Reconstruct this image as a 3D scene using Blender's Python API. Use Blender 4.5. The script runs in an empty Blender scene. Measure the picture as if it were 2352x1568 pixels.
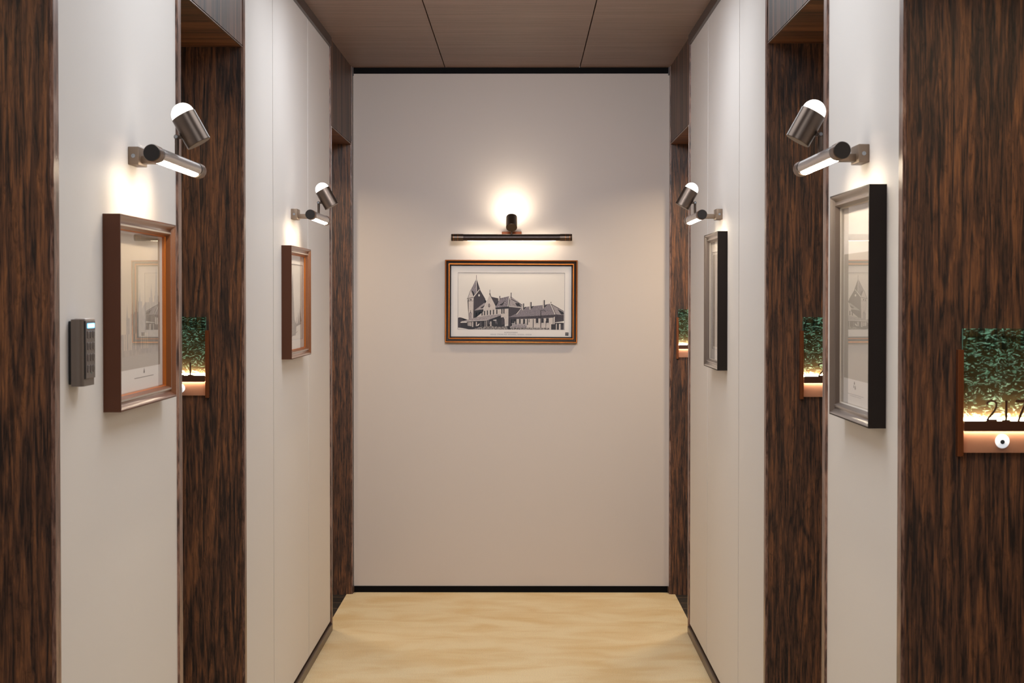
import bpy, bmesh, math, random
from mathutils import Vector, Matrix
random.seed(7)
scn = bpy.context.scene
col = scn.collection

# ------------------------------------------------------------ camera
cam_d = bpy.data.cameras.new('camera'); cam = bpy.data.objects.new('camera', cam_d); col.objects.link(cam)
cam_d.lens = 70.0; cam_d.sensor_width = 36.0
cam_d.clip_start = 0.05
cam_d.dof.use_dof = True; cam_d.dof.focus_distance = 8.0; cam_d.dof.aperture_fstop = 22
cam.location = (0.055, 0.0, 1.41)
cam.rotation_euler = (math.radians(90 - 1.277), 0, math.radians(0.30))
scn.camera = cam

# ------------------------------------------------------------ view, world, lights
scn.view_settings.view_transform = 'Standard'; scn.view_settings.look = 'None'
scn.view_settings.gamma = 1; scn.view_settings.exposure = 0.0
scn.view_settings.use_curve_mapping = False
scn.cycles.use_denoising = True
scn.cycles.max_bounces = 10; scn.cycles.diffuse_bounces = 6; scn.cycles.transparent_max_bounces = 16
scn.cycles.sample_clamp_indirect = 6

wd = bpy.data.worlds.new('world'); scn.world = wd; wd.use_nodes = True
bg = wd.node_tree.nodes['Background']; bg.inputs[0].default_value = (0.86, 0.90, 1.0, 1); bg.inputs[1].default_value = 0.6

def area(name, loc, size, power, color, size_y=None, rot=(0, 0, 0), spread=180):
    d = bpy.data.lights.new(name, 'AREA'); d.energy = power; d.color = color
    d.shape = 'RECTANGLE'; d.size = size; d.size_y = size_y or size; d.spread = math.radians(spread)
    o = bpy.data.objects.new(name, d); o.location = loc; o.rotation_euler = rot; col.objects.link(o); return o
# unseen area lights at ceiling height, added to light the corridor
for yy, pw in ((0.5, 9), (2.4, 11.5), (4.3, 13.5), (6.4, 14)):
    area('ceiling_lamp', (0, yy, 2.485), 0.9, pw, (0.90, 0.955, 1.0), 0.9)
# unseen fill light added under the ceiling to brighten the end wall
area('wall_washer', (0, 5.9, 2.40), 0.8, 7.0, (0.93, 0.95, 1.0), 0.14, rot=(math.radians(76), 0, 0), spread=75)
# warm downlights in the soffits of the door recesses
for sx, yy, pw in ((-1, 8.84, 5.5), (1, 8.84, 8.0), (-1, 5.2, 1.6), (1, 5.15, 1.6), (-1, 2.9, 1.6), (1, 3.1, 3.0)):
    area('recess_downlight', (sx * 0.96, yy, 2.125), 0.14, pw, (1.0, 0.78, 0.50), spread=150)

# ------------------------------------------------------------ materials
def new_mat(name):
    m = bpy.data.materials.new(name); m.use_nodes = True
    nt = m.node_tree; b = nt.nodes['Principled BSDF']; return m, nt, b
def srgb(r, g, b):
    f = lambda c: (c / 255 / 12.92) if c / 255 <= 0.04045 else ((c / 255 + 0.055) / 1.055) ** 2.4
    return (f(r), f(g), f(b), 1)
def N(nt, t, **kw):
    n = nt.nodes.new(t)
    for k, v in kw.items(): setattr(n, k, v)
    return n
def plain(name, c, rough=0.5, metal=0.0, spec=0.5, bump=0.0, bscale=400, emit=None, es=0.0, coat=0.0):
    m, nt, b = new_mat(name)
    b.inputs['Base Color'].default_value = c; b.inputs['Roughness'].default_value = rough
    b.inputs['Metallic'].default_value = metal; b.inputs['Specular IOR Level'].default_value = spec
    b.inputs['Coat Weight'].default_value = coat; b.inputs['Coat Roughness'].default_value = 0.2
    tc = N(nt, 'ShaderNodeTexCoord'); nz = N(nt, 'ShaderNodeTexNoise'); nz.inputs['Scale'].default_value = bscale
    nt.links.new(tc.outputs['Object'], nz.inputs['Vector'])
    mx = N(nt, 'ShaderNodeMix', data_type='RGBA', blend_type='MULTIPLY'); mx.inputs[0].default_value = 1
    rp = N(nt, 'ShaderNodeMapRange'); rp.inputs[3].default_value = 0.96; rp.inputs[4].default_value = 1.03
    nt.links.new(nz.outputs['Fac'], rp.inputs[0])
    mx.inputs[6].default_value = c; nt.links.new(rp.outputs[0], mx.inputs[7]); nt.links.new(mx.outputs[2], b.inputs['Base Color'])
    if bump:
        bp = N(nt, 'ShaderNodeBump'); bp.inputs['Strength'].default_value = bump; bp.inputs['Distance'].default_value = 0.001
        nt.links.new(nz.outputs['Fac'], bp.inputs['Height']); nt.links.new(bp.outputs['Normal'], b.inputs['Normal'])
    if emit:
        b.inputs['Emission Color'].default_value = emit; b.inputs['Emission Strength'].default_value = es
    return m

def wood(name, sc, ramp, rough=0.42, blotch=0.5, spec=0.5, offs=(0, 0, 0), ring=1.0):
    """dark stained wood; sc = noise scale per axis (small along the grain)"""
    m, nt, b = new_mat(name); L = nt.links.new
    tc = N(nt, 'ShaderNodeTexCoord')
    mp = N(nt, 'ShaderNodeMapping'); mp.inputs['Scale'].default_value = sc; mp.inputs['Location'].default_value = offs
    L(tc.outputs['Object'], mp.inputs[0])
    # slow warp so that the streaks waver
    n1 = N(nt, 'ShaderNodeTexNoise'); n1.inputs['Scale'].default_value = 1.0; n1.inputs['Detail'].default_value = 6
    n1.inputs['Roughness'].default_value = 0.68; n1.inputs['Distortion'].default_value = 0.7
    L(mp.outputs[0], n1.inputs['Vector'])
    mp2 = N(nt, 'ShaderNodeMapping'); mp2.inputs['Scale'].default_value = tuple(s * 0.16 for s in sc); L(tc.outputs['Object'], mp2.inputs[0])
    n2 = N(nt, 'ShaderNodeTexNoise'); n2.inputs['Scale'].default_value = 1.0; n2.inputs['Detail'].default_value = 3; n2.inputs['Distortion'].default_value = 1.2
    L(mp2.outputs[0], n2.inputs['Vector'])
    # growth rings out of the slow noise
    rg = N(nt, 'ShaderNodeMath', operation='MULTIPLY'); rg.inputs[1].default_value = 22 * ring; L(n2.outputs['Fac'], rg.inputs[0])
    sn = N(nt, 'ShaderNodeMath', operation='SINE'); L(rg.outputs[0], sn.inputs[0])
    s2 = N(nt, 'ShaderNodeMapRange'); s2.inputs[1].default_value = -1; s2.inputs[2].default_value = 1
    s2.inputs[3].default_value = -0.09; s2.inputs[4].default_value = 0.09; L(sn.outputs[0], s2.inputs[0])
    mp3 = N(nt, 'ShaderNodeMapping'); mp3.inputs['Scale'].default_value = tuple(s * 0.38 if s > 20 else s * 1.6 for s in sc); L(tc.outputs['Object'], mp3.inputs[0])
    n3 = N(nt, 'ShaderNodeTexNoise'); n3.inputs['Scale'].default_value = 1.0; n3.inputs['Detail'].default_value = 7; n3.inputs['Roughness'].default_value = 0.72
    n3.inputs['Distortion'].default_value = 0.9
    L(mp3.outputs[0], n3.inputs['Vector'])
    a1 = N(nt, 'ShaderNodeMath', operation='ADD'); L(n1.outputs['Fac'], a1.inputs[0]); L(s2.outputs[0], a1.inputs[1])
    rp = N(nt, 'ShaderNodeValToRGB'); e = rp.color_ramp.elements
    e[0].position = 0.34; e[0].color = ramp[0]; e[1].position = 0.72; e[1].color = ramp[2]
    k = rp.color_ramp.elements.new(0.52); k.color = ramp[1]
    L(a1.outputs[0], rp.inputs[0])
    bl = N(nt, 'ShaderNodeValToRGB'); bl.color_ramp.elements[0].position = 0.36; bl.color_ramp.elements[0].color = (1 - blotch,) * 3 + (1,)
    bl.color_ramp.elements[1].position = 0.47; bl.color_ramp.elements[1].color = (1, 1, 1, 1); L(n3.outputs['Fac'], bl.inputs[0])
    mx = N(nt, 'ShaderNodeMix', data_type='RGBA', blend_type='MULTIPLY'); mx.inputs[0].default_value = 1
    L(rp.outputs[0], mx.inputs[6]); L(bl.outputs[0], mx.inputs[7]); L(mx.outputs[2], b.inputs['Base Color'])
    b.inputs['Roughness'].default_value = rough; b.inputs['Specular IOR Level'].default_value = spec
    bp = N(nt, 'ShaderNodeBump'); bp.inputs['Strength'].default_value = 0.35; bp.inputs['Distance'].default_value = 0.002
    L(a1.outputs[0], bp.inputs['Height']); L(bp.outputs['Normal'], b.inputs['Normal'])
    return m

DR = (srgb(38, 28, 24), srgb(96, 64, 46), srgb(144, 95, 60))
M = {}
M['wood_v'] = wood('dark_wood_vertical', (190, 190, 11.0), DR, 0.48, 0.5)
M['wood_door'] = wood('dark_wood_door', (120, 120, 4.0), DR, 0.45, 0.6, offs=(3, 2, 9))
M['wood_head'] = wood('header_veneer', (34, 34, 0.9), (srgb(46, 37, 37), srgb(92, 68, 57), srgb(140, 104, 84)), 0.52, 0.45, spec=0.35, ring=1.3)
M['wood_soff'] = wood('soffit_veneer', (1.6, 75, 75), (srgb(66, 42, 30), srgb(128, 82, 54), srgb(166, 112, 74)), 0.45, 0.45, ring=0.5)
M['wood_jamb'] = wood('jamb_edge_veneer', (150, 150, 22.0), (srgb(70, 50, 43), srgb(132, 98, 84), srgb(168, 134, 116)), 0.30, 0.5)
M['ceil'] = wood('ceiling_veneer', (3.0, 300, 300), (srgb(106, 84, 74), srgb(138, 112, 100), srgb(162, 134, 120)), 0.5, 0.12, ring=0.35)
M['wall'] = plain('warm_white_panel', srgb(226, 221, 218), 0.62, spec=0.3, bump=0.05, bscale=900)
M['wallend'] = plain('warm_white_end_wall', srgb(214, 205, 200), 0.65, spec=0.3, bump=0.05, bscale=900)
M['gap'] = plain('dark_joint', srgb(60, 52, 48), 0.9)
M['black'] = plain('black_skirting', srgb(12, 11, 13), 0.7, spec=0.12)
M['bronze_trim'] = plain('bronze_skirting', srgb(88, 68, 56), 0.35, 0.55)
M['ceil_trim'] = plain('dark_ceiling_trim', srgb(62, 50, 47), 0.35, 0.2)
M['edge'] = plain('satin_edge_strip', srgb(190, 178, 172), 0.3, 0.9)  # pale metal colour stands in for the highlight on bevelled edges
M['head_metal'] = plain('dark_bronze_metal', srgb(96, 84, 76), 0.33, 0.95, bump=0.02)
M['dark_metal'] = plain('black_metal', srgb(30, 27, 27), 0.42, 0.6)
M['steel'] = plain('satin_nickel', srgb(208, 202, 200), 0.27, 1.0)  # on side lamp tubes, paleness stands in for grazing reflections on dark bronze
M['copper_dark'] = plain('dark_copper_mount', srgb(120, 66, 36), 0.4, 0.6)
M['tube_dark'] = plain('dark_brown_tube_metal', srgb(66, 57, 54), 0.36, 0.8)
M['bracket'] = plain('taupe_bracket_metal', srgb(140, 122, 106), 0.42, 0.7)
M['copper'] = plain('copper_metal', srgb(196, 116, 52), 0.30, 0.95)
M['cap'] = plain('black_end_cap', srgb(34, 28, 26), 0.6)
M['screw'] = plain('screw_steel', srgb(170, 175, 180), 0.25, 1.0)
M['glow'] = plain('lit_diffuser', srgb(255, 250, 240), 0.5, emit=(1.0, 0.84, 0.62, 1), es=75)
M['glow_end'] = plain('lit_diffuser_end', srgb(255, 250, 240), 0.5, emit=(1.0, 0.84, 0.62, 1), es=26)
M['globe'] = plain('lit_opal_globe', srgb(255, 252, 246), 0.4, emit=(1.0, 0.93, 0.84, 1), es=3.0)
M['globe_bright'] = plain('bright_opal_globe', srgb(255, 252, 246), 0.4, emit=(1.0, 0.86, 0.66, 1), es=150)
M['paper'] = plain('print_paper', srgb(232, 226, 220), 0.8, spec=0.2)
M['mat'] = plain('mat_board', srgb(236, 231, 228), 0.8, spec=0.2)
M['mat_edge'] = plain('mat_bevel', srgb(170, 165, 172), 0.8)
M['copper_brown'] = plain('copper_brown_frame_side', srgb(86, 44, 18), 0.45, 0.2)
M['copper_bead'] = plain('copper_bead', srgb(205, 120, 52), 0.32, 0.9)
M['pewter'] = plain('coated_copper_moulding', srgb(122, 70, 34), 0.35, 0.4, coat=1.0)
M['frame_dark'] = plain('dark_brown_frame', srgb(58, 42, 34), 0.4, 0.4)
M['black_brown'] = plain('black_brown_frame_side', srgb(36, 27, 23), 0.6, 0.0, spec=0.25)
M['grey_mould'] = plain('coated_grey_bronze_moulding', srgb(104, 92, 86), 0.35, 0.5, coat=1.0)
M['silver_lip'] = plain('silver_inner_lip', srgb(205, 198, 190), 0.35, 0.8)
M['keypad'] = plain('keypad_grey_shell', srgb(112, 100, 92), 0.45, 0.4, bump=0.1, bscale=1500)
M['keypanel'] = plain('keypad_face', srgb(92, 82, 80), 0.38, 0.2)
M['keydark'] = plain('keypad_dark_plastic', srgb(26, 22, 22), 0.5)
M['keytop'] = plain('keypad_top_cap', srgb(205, 195, 192), 0.35, 0.5)
M['blue'] = plain('blue_status_light', srgb(120, 200, 255), 0.4, emit=(0.08, 0.42, 1.0, 1), es=7)
M['bluecore'] = plain('pale_status_core', srgb(230, 245, 255), 0.4, emit=(0.6, 0.9, 1.0, 1), es=3)
M['teal'] = plain('teal_mark', srgb(90, 150, 135), 0.5)
M['bronze'] = plain('sign_bronze', srgb(140, 82, 48), 0.38, 0.55)
M['bronze_dark'] = plain('sign_dark_bronze', srgb(84, 50, 32), 0.5, 0.3)
M['rose'] = plain('sign_rose_bronze', srgb(168, 122, 100), 0.45, 0.3)
M['strip'] = plain('sign_light_strip', srgb(255, 240, 210), 0.5, emit=(1.0, 0.80, 0.55, 1), es=110)
M['strip_low'] = plain('sign_lower_light_strip', srgb(255, 240, 210), 0.5, emit=(1.0, 0.80, 0.55, 1), es=36)
M['sign_back'] = plain('sign_back_bronze', srgb(104, 66, 44), 0.55, 0.2)
M['white_btn'] = plain('white_bell_button', srgb(240, 244, 250), 0.4, emit=(0.85, 0.92, 1.0, 1), es=0.55)
M['lens'] = plain('dark_lens', srgb(48, 54, 60), 0.15)
M['glass_edge'] = plain('green_glass_edge', srgb(96, 160, 136), 0.15, emit=(0.10, 0.32, 0.24, 1), es=0.25)
M['ink'] = plain('black_ink', srgb(50, 46, 50), 0.8)
M['ink2'] = plain('grey_ink', srgb(138, 136, 142), 0.8)

def toned(name, c1, c2, scale, stretch=(1, 1, 1), lo=0.42, hi=0.58):
    m, nt, b = new_mat(name); L = nt.links.new
    tc = N(nt, 'ShaderNodeTexCoord'); mp = N(nt, 'ShaderNodeMapping'); mp.inputs['Scale'].default_value = stretch
    nz = N(nt, 'ShaderNodeTexNoise'); nz.inputs['Scale'].default_value = scale; nz.inputs['Detail'].default_value = 4
    rp = N(nt, 'ShaderNodeValToRGB'); rp.color_ramp.elements[0].position = lo; rp.color_ramp.elements[1].position = hi
    rp.color_ramp.elements[0].color = c1; rp.color_ramp.elements[1].color = c2
    L(tc.outputs['Object'], mp.inputs[0]); L(mp.outputs[0], nz.inputs['Vector']); L(nz.outputs['Fac'], rp.inputs[0]); L(rp.outputs[0], b.inputs['Base Color'])
    b.inputs['Roughness'].default_value = 0.8; b.inputs['Specular IOR Level'].default_value = 0.2
    return m
M['p_roof'] = toned('print_roof_hatching', srgb(92, 84, 92), srgb(168, 158, 164), 420)
M['p_roof2'] = toned('print_lit_roof', srgb(140, 130, 134), srgb(186, 176, 176), 420)
M['p_dark'] = toned('print_dark_wall', srgb(58, 50, 54), srgb(82, 73, 78), 500)
M['p_light'] = toned('print_light_wall', srgb(196, 186, 182), srgb(218, 208, 202), 400)
M['p_white'] = plain('print_white', srgb(232, 226, 220), 0.8)
M['p_black'] = plain('print_black', srgb(36, 30, 34), 0.8)
M['p_speck'] = toned('print_crowd_and_shrubs', srgb(40, 34, 38), srgb(225, 216, 210), 520, (1, 1, 1), 0.50, 0.60)
M['p_sepia'] = plain('print_sepia_sky', srgb(206, 190, 168), 0.8)
M['p_grey'] = plain('print_flat_grey', srgb(168, 160, 152), 0.8)
M['p_grey2'] = toned('print_grey_skyline', srgb(160, 150, 142), srgb(176, 165, 155), 60)
M['p_stone'] = plain('print_stone_grey', srgb(186, 178, 168), 0.8)
M['p_pale'] = toned('print_pale_washed_drawing', srgb(140, 133, 130), srgb(206, 198, 192), 40, (3, 1, 0.35), 0.35, 0.62)
M['p_rough'] = toned('print_graphite_shading', srgb(112, 106, 106), srgb(150, 144, 142), 220)

# carpet
m, nt, b = new_mat('beige_carpet'); L = nt.links.new
tc = N(nt, 'ShaderNodeTexCoord'); mp = N(nt, 'ShaderNodeMapping'); mp.inputs['Scale'].default_value = (2.2, 3.4, 1)
L(tc.outputs['Object'], mp.inputs[0])
nz = N(nt, 'ShaderNodeTexNoise'); nz.inputs['Scale'].default_value = 1.7; nz.inputs['Detail'].default_value = 7; nz.inputs['Roughness'].default_value = 0.5; nz.inputs['Distortion'].default_value = 0.5
L(mp.outputs[0], nz.inputs['Vector'])
rp = N(nt, 'ShaderNodeValToRGB'); rp.color_ramp.elements[0].position = 0.32; rp.color_ramp.elements[0].color = srgb(236, 208, 160)
rp.color_ramp.elements[1].position = 0.60; rp.color_ramp.elements[1].color = srgb(247, 228, 190); L(nz.outputs['Fac'], rp.inputs[0])
n2 = N(nt, 'ShaderNodeTexNoise'); n2.inputs['Scale'].default_value = 260; n2.inputs['Detail'].default_value = 3; L(tc.outputs['Object'], n2.inputs['Vector'])
mr = N(nt, 'ShaderNodeMapRange'); mr.inputs[1].default_value = 0.3; mr.inputs[2].default_value = 0.7; mr.inputs[3].default_value = 0.86; mr.inputs[4].default_value = 1.1; L(n2.outputs['Fac'], mr.inputs[0])
mx = N(nt, 'ShaderNodeMix', data_type='RGBA', blend_type='MULTIPLY'); mx.inputs[0].default_value = 1; L(rp.outputs[0], mx.inputs[6]); L(mr.outputs[0], mx.inputs[7]); L(mx.outputs[2], b.inputs['Base Color'])
bp = N(nt, 'ShaderNodeBump'); bp.inputs['Strength'].default_value = 0.7; bp.inputs['Distance'].default_value = 0.004; L(n2.outputs['Fac'], bp.inputs['Height'])
bq = N(nt, 'ShaderNodeBump'); bq.inputs['Strength'].default_value = 0.35; bq.inputs['Distance'].default_value = 0.015; L(nz.outputs['Fac'], bq.inputs['Height']); L(bp.outputs['Normal'], bq.inputs['Normal']); L(bq.outputs['Normal'], b.inputs['Normal'])
b.inputs['Roughness'].default_value = 0.95; b.inputs['Specular IOR Level'].default_value = 0.1
M['carpet'] = m

# slate tiles of the recess floors
m, nt, b = new_mat('dark_slate_tiles'); L = nt.links.new
tc = N(nt, 'ShaderNodeTexCoord'); br = N(nt, 'ShaderNodeTexBrick'); br.inputs['Scale'].default_value = 1
br.inputs['Color1'].default_value = srgb(44, 40, 38); br.inputs['Color2'].default_value = srgb(66, 60, 56); br.inputs['Mortar'].default_value = srgb(150, 120, 96)
br.inputs['Mortar Size'].default_value = 0.003; br.inputs['Brick Width'].default_value = 0.3; br.inputs['Row Height'].default_value = 0.17
nz = N(nt, 'ShaderNodeTexNoise'); nz.inputs['Scale'].default_value = 60; nz.inputs['Detail'].default_value = 5; L(tc.outputs['Object'], nz.inputs['Vector'])
L(tc.outputs['Object'], br.inputs['Vector'])
mx = N(nt, 'ShaderNodeMix', data_type='RGBA', blend_type='OVERLAY'); mx.inputs[0].default_value = 0.6; L(br.outputs['Color'], mx.inputs[6]); L(nz.outputs['Fac'], mx.inputs[7]); L(mx.outputs[2], b.inputs['Base Color'])
b.inputs['Roughness'].default_value = 0.6; b.inputs['Specular IOR Level'].default_value = 0.3
M['slate'] = m

# clear picture glass: transparent with angle dependent mirror reflection on its outer faces
def fresnel_fac(nt, f0=0.04):
    L = nt.links.new
    g = N(nt, 'ShaderNodeNewGeometry'); d = N(nt, 'ShaderNodeVectorMath', operation='DOT_PRODUCT'); L(g.outputs['Incoming'], d.inputs[0]); L(g.outputs['Normal'], d.inputs[1])
    a = N(nt, 'ShaderNodeMath', operation='ABSOLUTE'); L(d.outputs['Value'], a.inputs[0])
    s = N(nt, 'ShaderNodeMath', operation='SUBTRACT'); s.inputs[0].default_value = 1; L(a.outputs[0], s.inputs[1])
    p = N(nt, 'ShaderNodeMath', operation='POWER'); L(s.outputs[0], p.inputs[0]); p.inputs[1].default_value = 5
    q = N(nt, 'ShaderNodeMath', operation='MULTIPLY_ADD'); L(p.outputs[0], q.inputs[0]); q.inputs[1].default_value = 1 - f0; q.inputs[2].default_value = f0
    fb = N(nt, 'ShaderNodeMath', operation='SUBTRACT'); fb.inputs[0].default_value = 1; L(g.outputs['Backfacing'], fb.inputs[1])
    r = N(nt, 'ShaderNodeMath', operation='MULTIPLY'); L(q.outputs[0], r.inputs[0]); L(fb.outputs[0], r.inputs[1])
    return r.outputs[0]
m, nt, b = new_mat('picture_glass'); nt.nodes.remove(b); L = nt.links.new
tr = N(nt, 'ShaderNodeBsdfTransparent'); gl = N(nt, 'ShaderNodeBsdfGlossy'); gl.inputs['Roughness'].default_value = 0.0
mx = N(nt, 'ShaderNodeMixShader'); L(fresnel_fac(nt, 0.05), mx.inputs[0]); L(tr.outputs[0], mx.inputs[1]); L(gl.outputs[0], mx.inputs[2])
L(mx.outputs[0], nt.nodes['Material Output'].inputs[0]); M['glass'] = m

# etched, edge-lit green glass of the door signs
m, nt, b = new_mat('etched_green_glass'); L = nt.links.new
tr = N(nt, 'ShaderNodeBsdfTransparent'); tr.inputs[0].default_value = (0.72, 0.86, 0.78, 1)
tc = N(nt, 'ShaderNodeTexCoord'); mp = N(nt, 'ShaderNodeMapping'); mp.inputs['Scale'].default_value = (42, 42, 88); mp.inputs['Rotation'].default_value = (0, 0.35, 0)
L(tc.outputs['Object'], mp.inputs[0])
nz = N(nt, 'ShaderNodeTexNoise'); nz.inputs['Scale'].default_value = 1; nz.inputs['Detail'].default_value = 2.5; nz.inputs['Distortion'].default_value = 3.0; L(mp.outputs[0], nz.inputs['Vector'])
rp = N(nt, 'ShaderNodeValToRGB'); rp.color_ramp.elements[0].position = 0.555; rp.color_ramp.elements[0].color = (0, 0, 0, 1); rp.color_ramp.elements[1].position = 0.80; rp.color_ramp.elements[1].color = (1, 1, 1, 1)
L(nz.outputs['Fac'], rp.inputs[0])
df = N(nt, 'ShaderNodeBsdfDiffuse'); df.inputs[0].default_value = (0.55, 0.85, 0.72, 1)
tl = N(nt, 'ShaderNodeBsdfTranslucent'); tl.inputs[0].default_value = (0.75, 0.95, 0.82, 1)
em = N(nt, 'ShaderNodeEmission'); em.inputs[0].default_value = (0.20, 0.62, 0.44, 1); em.inputs[1].default_value = 0.34
m1 = N(nt, 'ShaderNodeMixShader'); m1.inputs[0].default_value = 0.6; L(df.outputs[0], m1.inputs[1]); L(tl.outputs[0], m1.inputs[2])
ad = N(nt, 'ShaderNodeAddShader'); L(m1.outputs[0], ad.inputs[0]); L(em.outputs[0], ad.inputs[1])
m2 = N(nt, 'ShaderNodeMixShader'); L(rp.outputs[0], m2.inputs[0]); L(tr.outputs[0], m2.inputs[1]); L(ad.outputs[0], m2.inputs[2])
gl = N(nt, 'ShaderNodeBsdfGlossy'); gl.inputs['Roughness'].default_value = 0.05
m3 = N(nt, 'ShaderNodeMixShader'); L(fresnel_fac(nt), m3.inputs[0]); L(m2.outputs[0], m3.inputs[1]); L(gl.outputs[0], m3.inputs[2])
L(m3.outputs[0], nt.nodes['Material Output'].inputs[0]); nt.nodes.remove(b); M['etched'] = m

# ------------------------------------------------------------ mesh helpers
def box(bm, x0, x1, y0, y1, z0, z1, mi=0):
    vs = [bm.verts.new(p) for p in ((x0, y0, z0), (x1, y0, z0), (x1, y1, z0), (x0, y1, z0), (x0, y0, z1), (x1, y0, z1), (x1, y1, z1), (x0, y1, z1))]
    for f in ((0, 3, 2, 1), (4, 5, 6, 7), (0, 1, 5, 4), (1, 2, 6, 5), (2, 3, 7, 6), (3, 0, 4, 7)):
        bm.faces.new([vs[i] for i in f]).material_index = mi
def bevel(bm, w, seg=2):
    bmesh.ops.bevel(bm, geom=bm.edges[:], offset=w, segments=seg, profile=0.6, affect='EDGES', clamp_overlap=True)
def lathe(bm, prof, p0, axis, n=40, mi=0, smooth=True):
    """revolve profile [(distance along axis, radius)...] about the axis through p0"""
    ax = Vector(axis).normalized(); u = ax.orthogonal().normalized(); v = ax.cross(u); p0 = Vector(p0); rings = []
    for d, r in prof:
        if r < 1e-6: rings.append([bm.verts.new(p0 + ax * d)])
        else: rings.append([bm.verts.new(p0 + ax * d + (u * math.cos(2 * math.pi * k / n) + v * math.sin(2 * math.pi * k / n)) * r) for k in range(n)])
    for a, c in zip(rings, rings[1:]):
        for k in range(n):
            k2 = (k + 1) % n
            if len(a) == 1 and len(c) == 1: continue
            if len(a) == 1: f = bm.faces.new((a[0], c[k2], c[k]))
            elif len(c) == 1: f = bm.faces.new((a[k], a[k2], c[0]))
            else: f = bm.faces.new((a[k], a[k2], c[k2], c[k]))
            f.material_index = mi; f.smooth = smooth
def tube(bm, pts, r, n=16, mi=0):
    for a, c in zip(pts, pts[1:]):
        a = Vector(a); c = Vector(c); d = (c - a).length
        lathe(bm, [(0, 0), (0, r), (d, r), (d, 0)], a, c - a, n, mi)
        sphere(bm, c, r, mi=mi)
def sphere(bm, c, r, n=16, mi=0):
    pr = [(-r * math.cos(math.pi * k / n), r * math.sin(math.pi * k / n)) for k in range(n + 1)]
    lathe(bm, pr, c, (0, 0, 1), n * 2, mi)
def obj(name, bm, mats, parent=None, sharp=True, loc=None):
    me = bpy.data.meshes.new(name); bmesh.ops.recalc_face_normals(bm, faces=bm.faces[:]) if sharp else None
    bm.to_mesh(me); bm.free()
    for mm in (mats if isinstance(mats, (list, tuple)) else [mats]): me.materials.append(mm)
    try: me.set_sharp_from_angle(angle=math.radians(40))
    except Exception: pass
    o = bpy.data.objects.new(name, me); col.objects.link(o)
    if parent: o.parent = parent
    if loc: o.location = loc
    return o
def B(): return bmesh.new()
def struct(o): o['kind'] = 'structure'; return o
def empty(name, loc, rz=0):
    o = bpy.data.objects.new(name, None); o.empty_display_size = 0.05; col.objects.link(o); o.location = loc; o.rotation_euler = (0, 0, rz); return o
def tag(o, label, cat, group=None):
    o['label'] = label; o['category'] = cat
    if group: o['group'] = group
    return o
def text_mesh(bm, s, x, z, size, y, mi=0, sx=1.0, align='CENTER'):
    """printed lettering, flat in the local xz plane, facing -y"""
    cu = bpy.data.curves.new('t', 'FONT'); cu.body = s; cu.size = size; cu.align_x = align; cu.align_y = 'CENTER'; cu.resolution_u = 3
    o = bpy.data.objects.new('t', cu); col.objects.link(o)
    dg = bpy.context.evaluated_depsgraph_get(); me = bpy.data.meshes.new_from_object(o.evaluated_get(dg))
    vo = set(bm.verts); fo = set(bm.faces); bm.from_mesh(me)
    for v in [v for v in bm.verts if v not in vo]: v.co = Vector((x + v.co.x * sx, y, z + v.co.y))
    for f in [f for f in bm.faces if f not in fo]: f.material_index = mi
    bpy.data.objects.remove(o); bpy.data.meshes.remove(me); bpy.data.curves.remove(cu)

W = 0.758; D = 9.49; H = 2.5; RD = 0.36; HZ = 2.132; Y0 = -1.5

# ------------------------------------------------------------ the room
bm = B(); box(bm, -W - .022, W + .022, Y0, D + .1, -0.08, 0.0)
struct(obj('floor', bm, M['carpet']))
bm = B()
g = 0.0022
for x0, x1 in ((-W - RD - .05, -0.313 - g), (-0.313 + g, 0.328 - g), (0.328 + g, W + RD + .05)):
    box(bm, x0, x1, Y0, D + .1, H, H + .02, 0)
box(bm, -W - RD - .05, W + RD + .05, Y0, D + .1, H + .02, H + .08, 1)
struct(obj('ceiling', bm, [M['ceil'], M['gap']]))

OPEN = {-1: [(2.38, 3.43), (4.71, 5.77), (8.43, 9.43)], 1: [(2.60, 3.66), (4.62, 5.70), (8.37, 9.43)]}
SEAM = {-1: [6.494, 7.551], 1: [6.471, 7.566]}
JW = 0.038
for s, nm in ((-1, 'left'), (1, 'right')):
    segs = []; y = Y0
    for a, c in OPEN[s]: segs.append((y, a - JW)); y = c + JW
    segs.append((y, D + .1))
    bm = B(); bk = B(); ct = B(); bb = B()
    for a, c in segs:
        cuts = [a] + [q for q in SEAM[s] if a < q < c] + [c]
        for k in range(len(cuts) - 1):
            p = cuts[k] + (0.005 if k else 0); q = cuts[k + 1] - (0.005 if k < len(cuts) - 2 else 0)
            xx = sorted((s * W, s * (W + .018))); box(bm, xx[0], xx[1], p, q, 0.040, 2.470)
        xx = sorted((s * (W + .018), s * (W + RD + .05))); box(bm, xx[0], xx[1], a, c, 0, H, 1)
        xx = sorted((s * (W + .006), s * (W + .018))); box(bm, xx[0], xx[1], a, c, 0, .040, 1)
        if c - a > .1:
            xx = sorted((s * (W - .011), s * (W + .018))); box(ct, xx[0], xx[1], a, c, 2.462, H)
            xx = sorted((s * (W - .010), s * (W + .006))); box(bb, xx[0], xx[1], a, c, 0, .030)
    struct(obj('wall_' + nm, bm, [M['wall'], M['gap']]))
    bevel(bb, .0015, 1); struct(obj('baseboard_' + nm, bb, M['bronze_trim']))
    struct(obj('trim_1' if s < 0 else 'trim_2', ct, M['ceil_trim']))
bm = B()
box(bm, -W, -.7535, D, D + .02, .030, 2.471); box(bm, -.7505, W, D, D + .02, .030, 2.471)
box(bm, -W - RD, W + RD, D + .02, D + .1, 0, H, 1)
struct(obj('wall_back', bm, [M['wallend'], M['gap']]))
bm = B(); box(bm, -W, W, D - .004, D + .02, 0, .030); struct(obj('baseboard_back', bm, M['black']))
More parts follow.
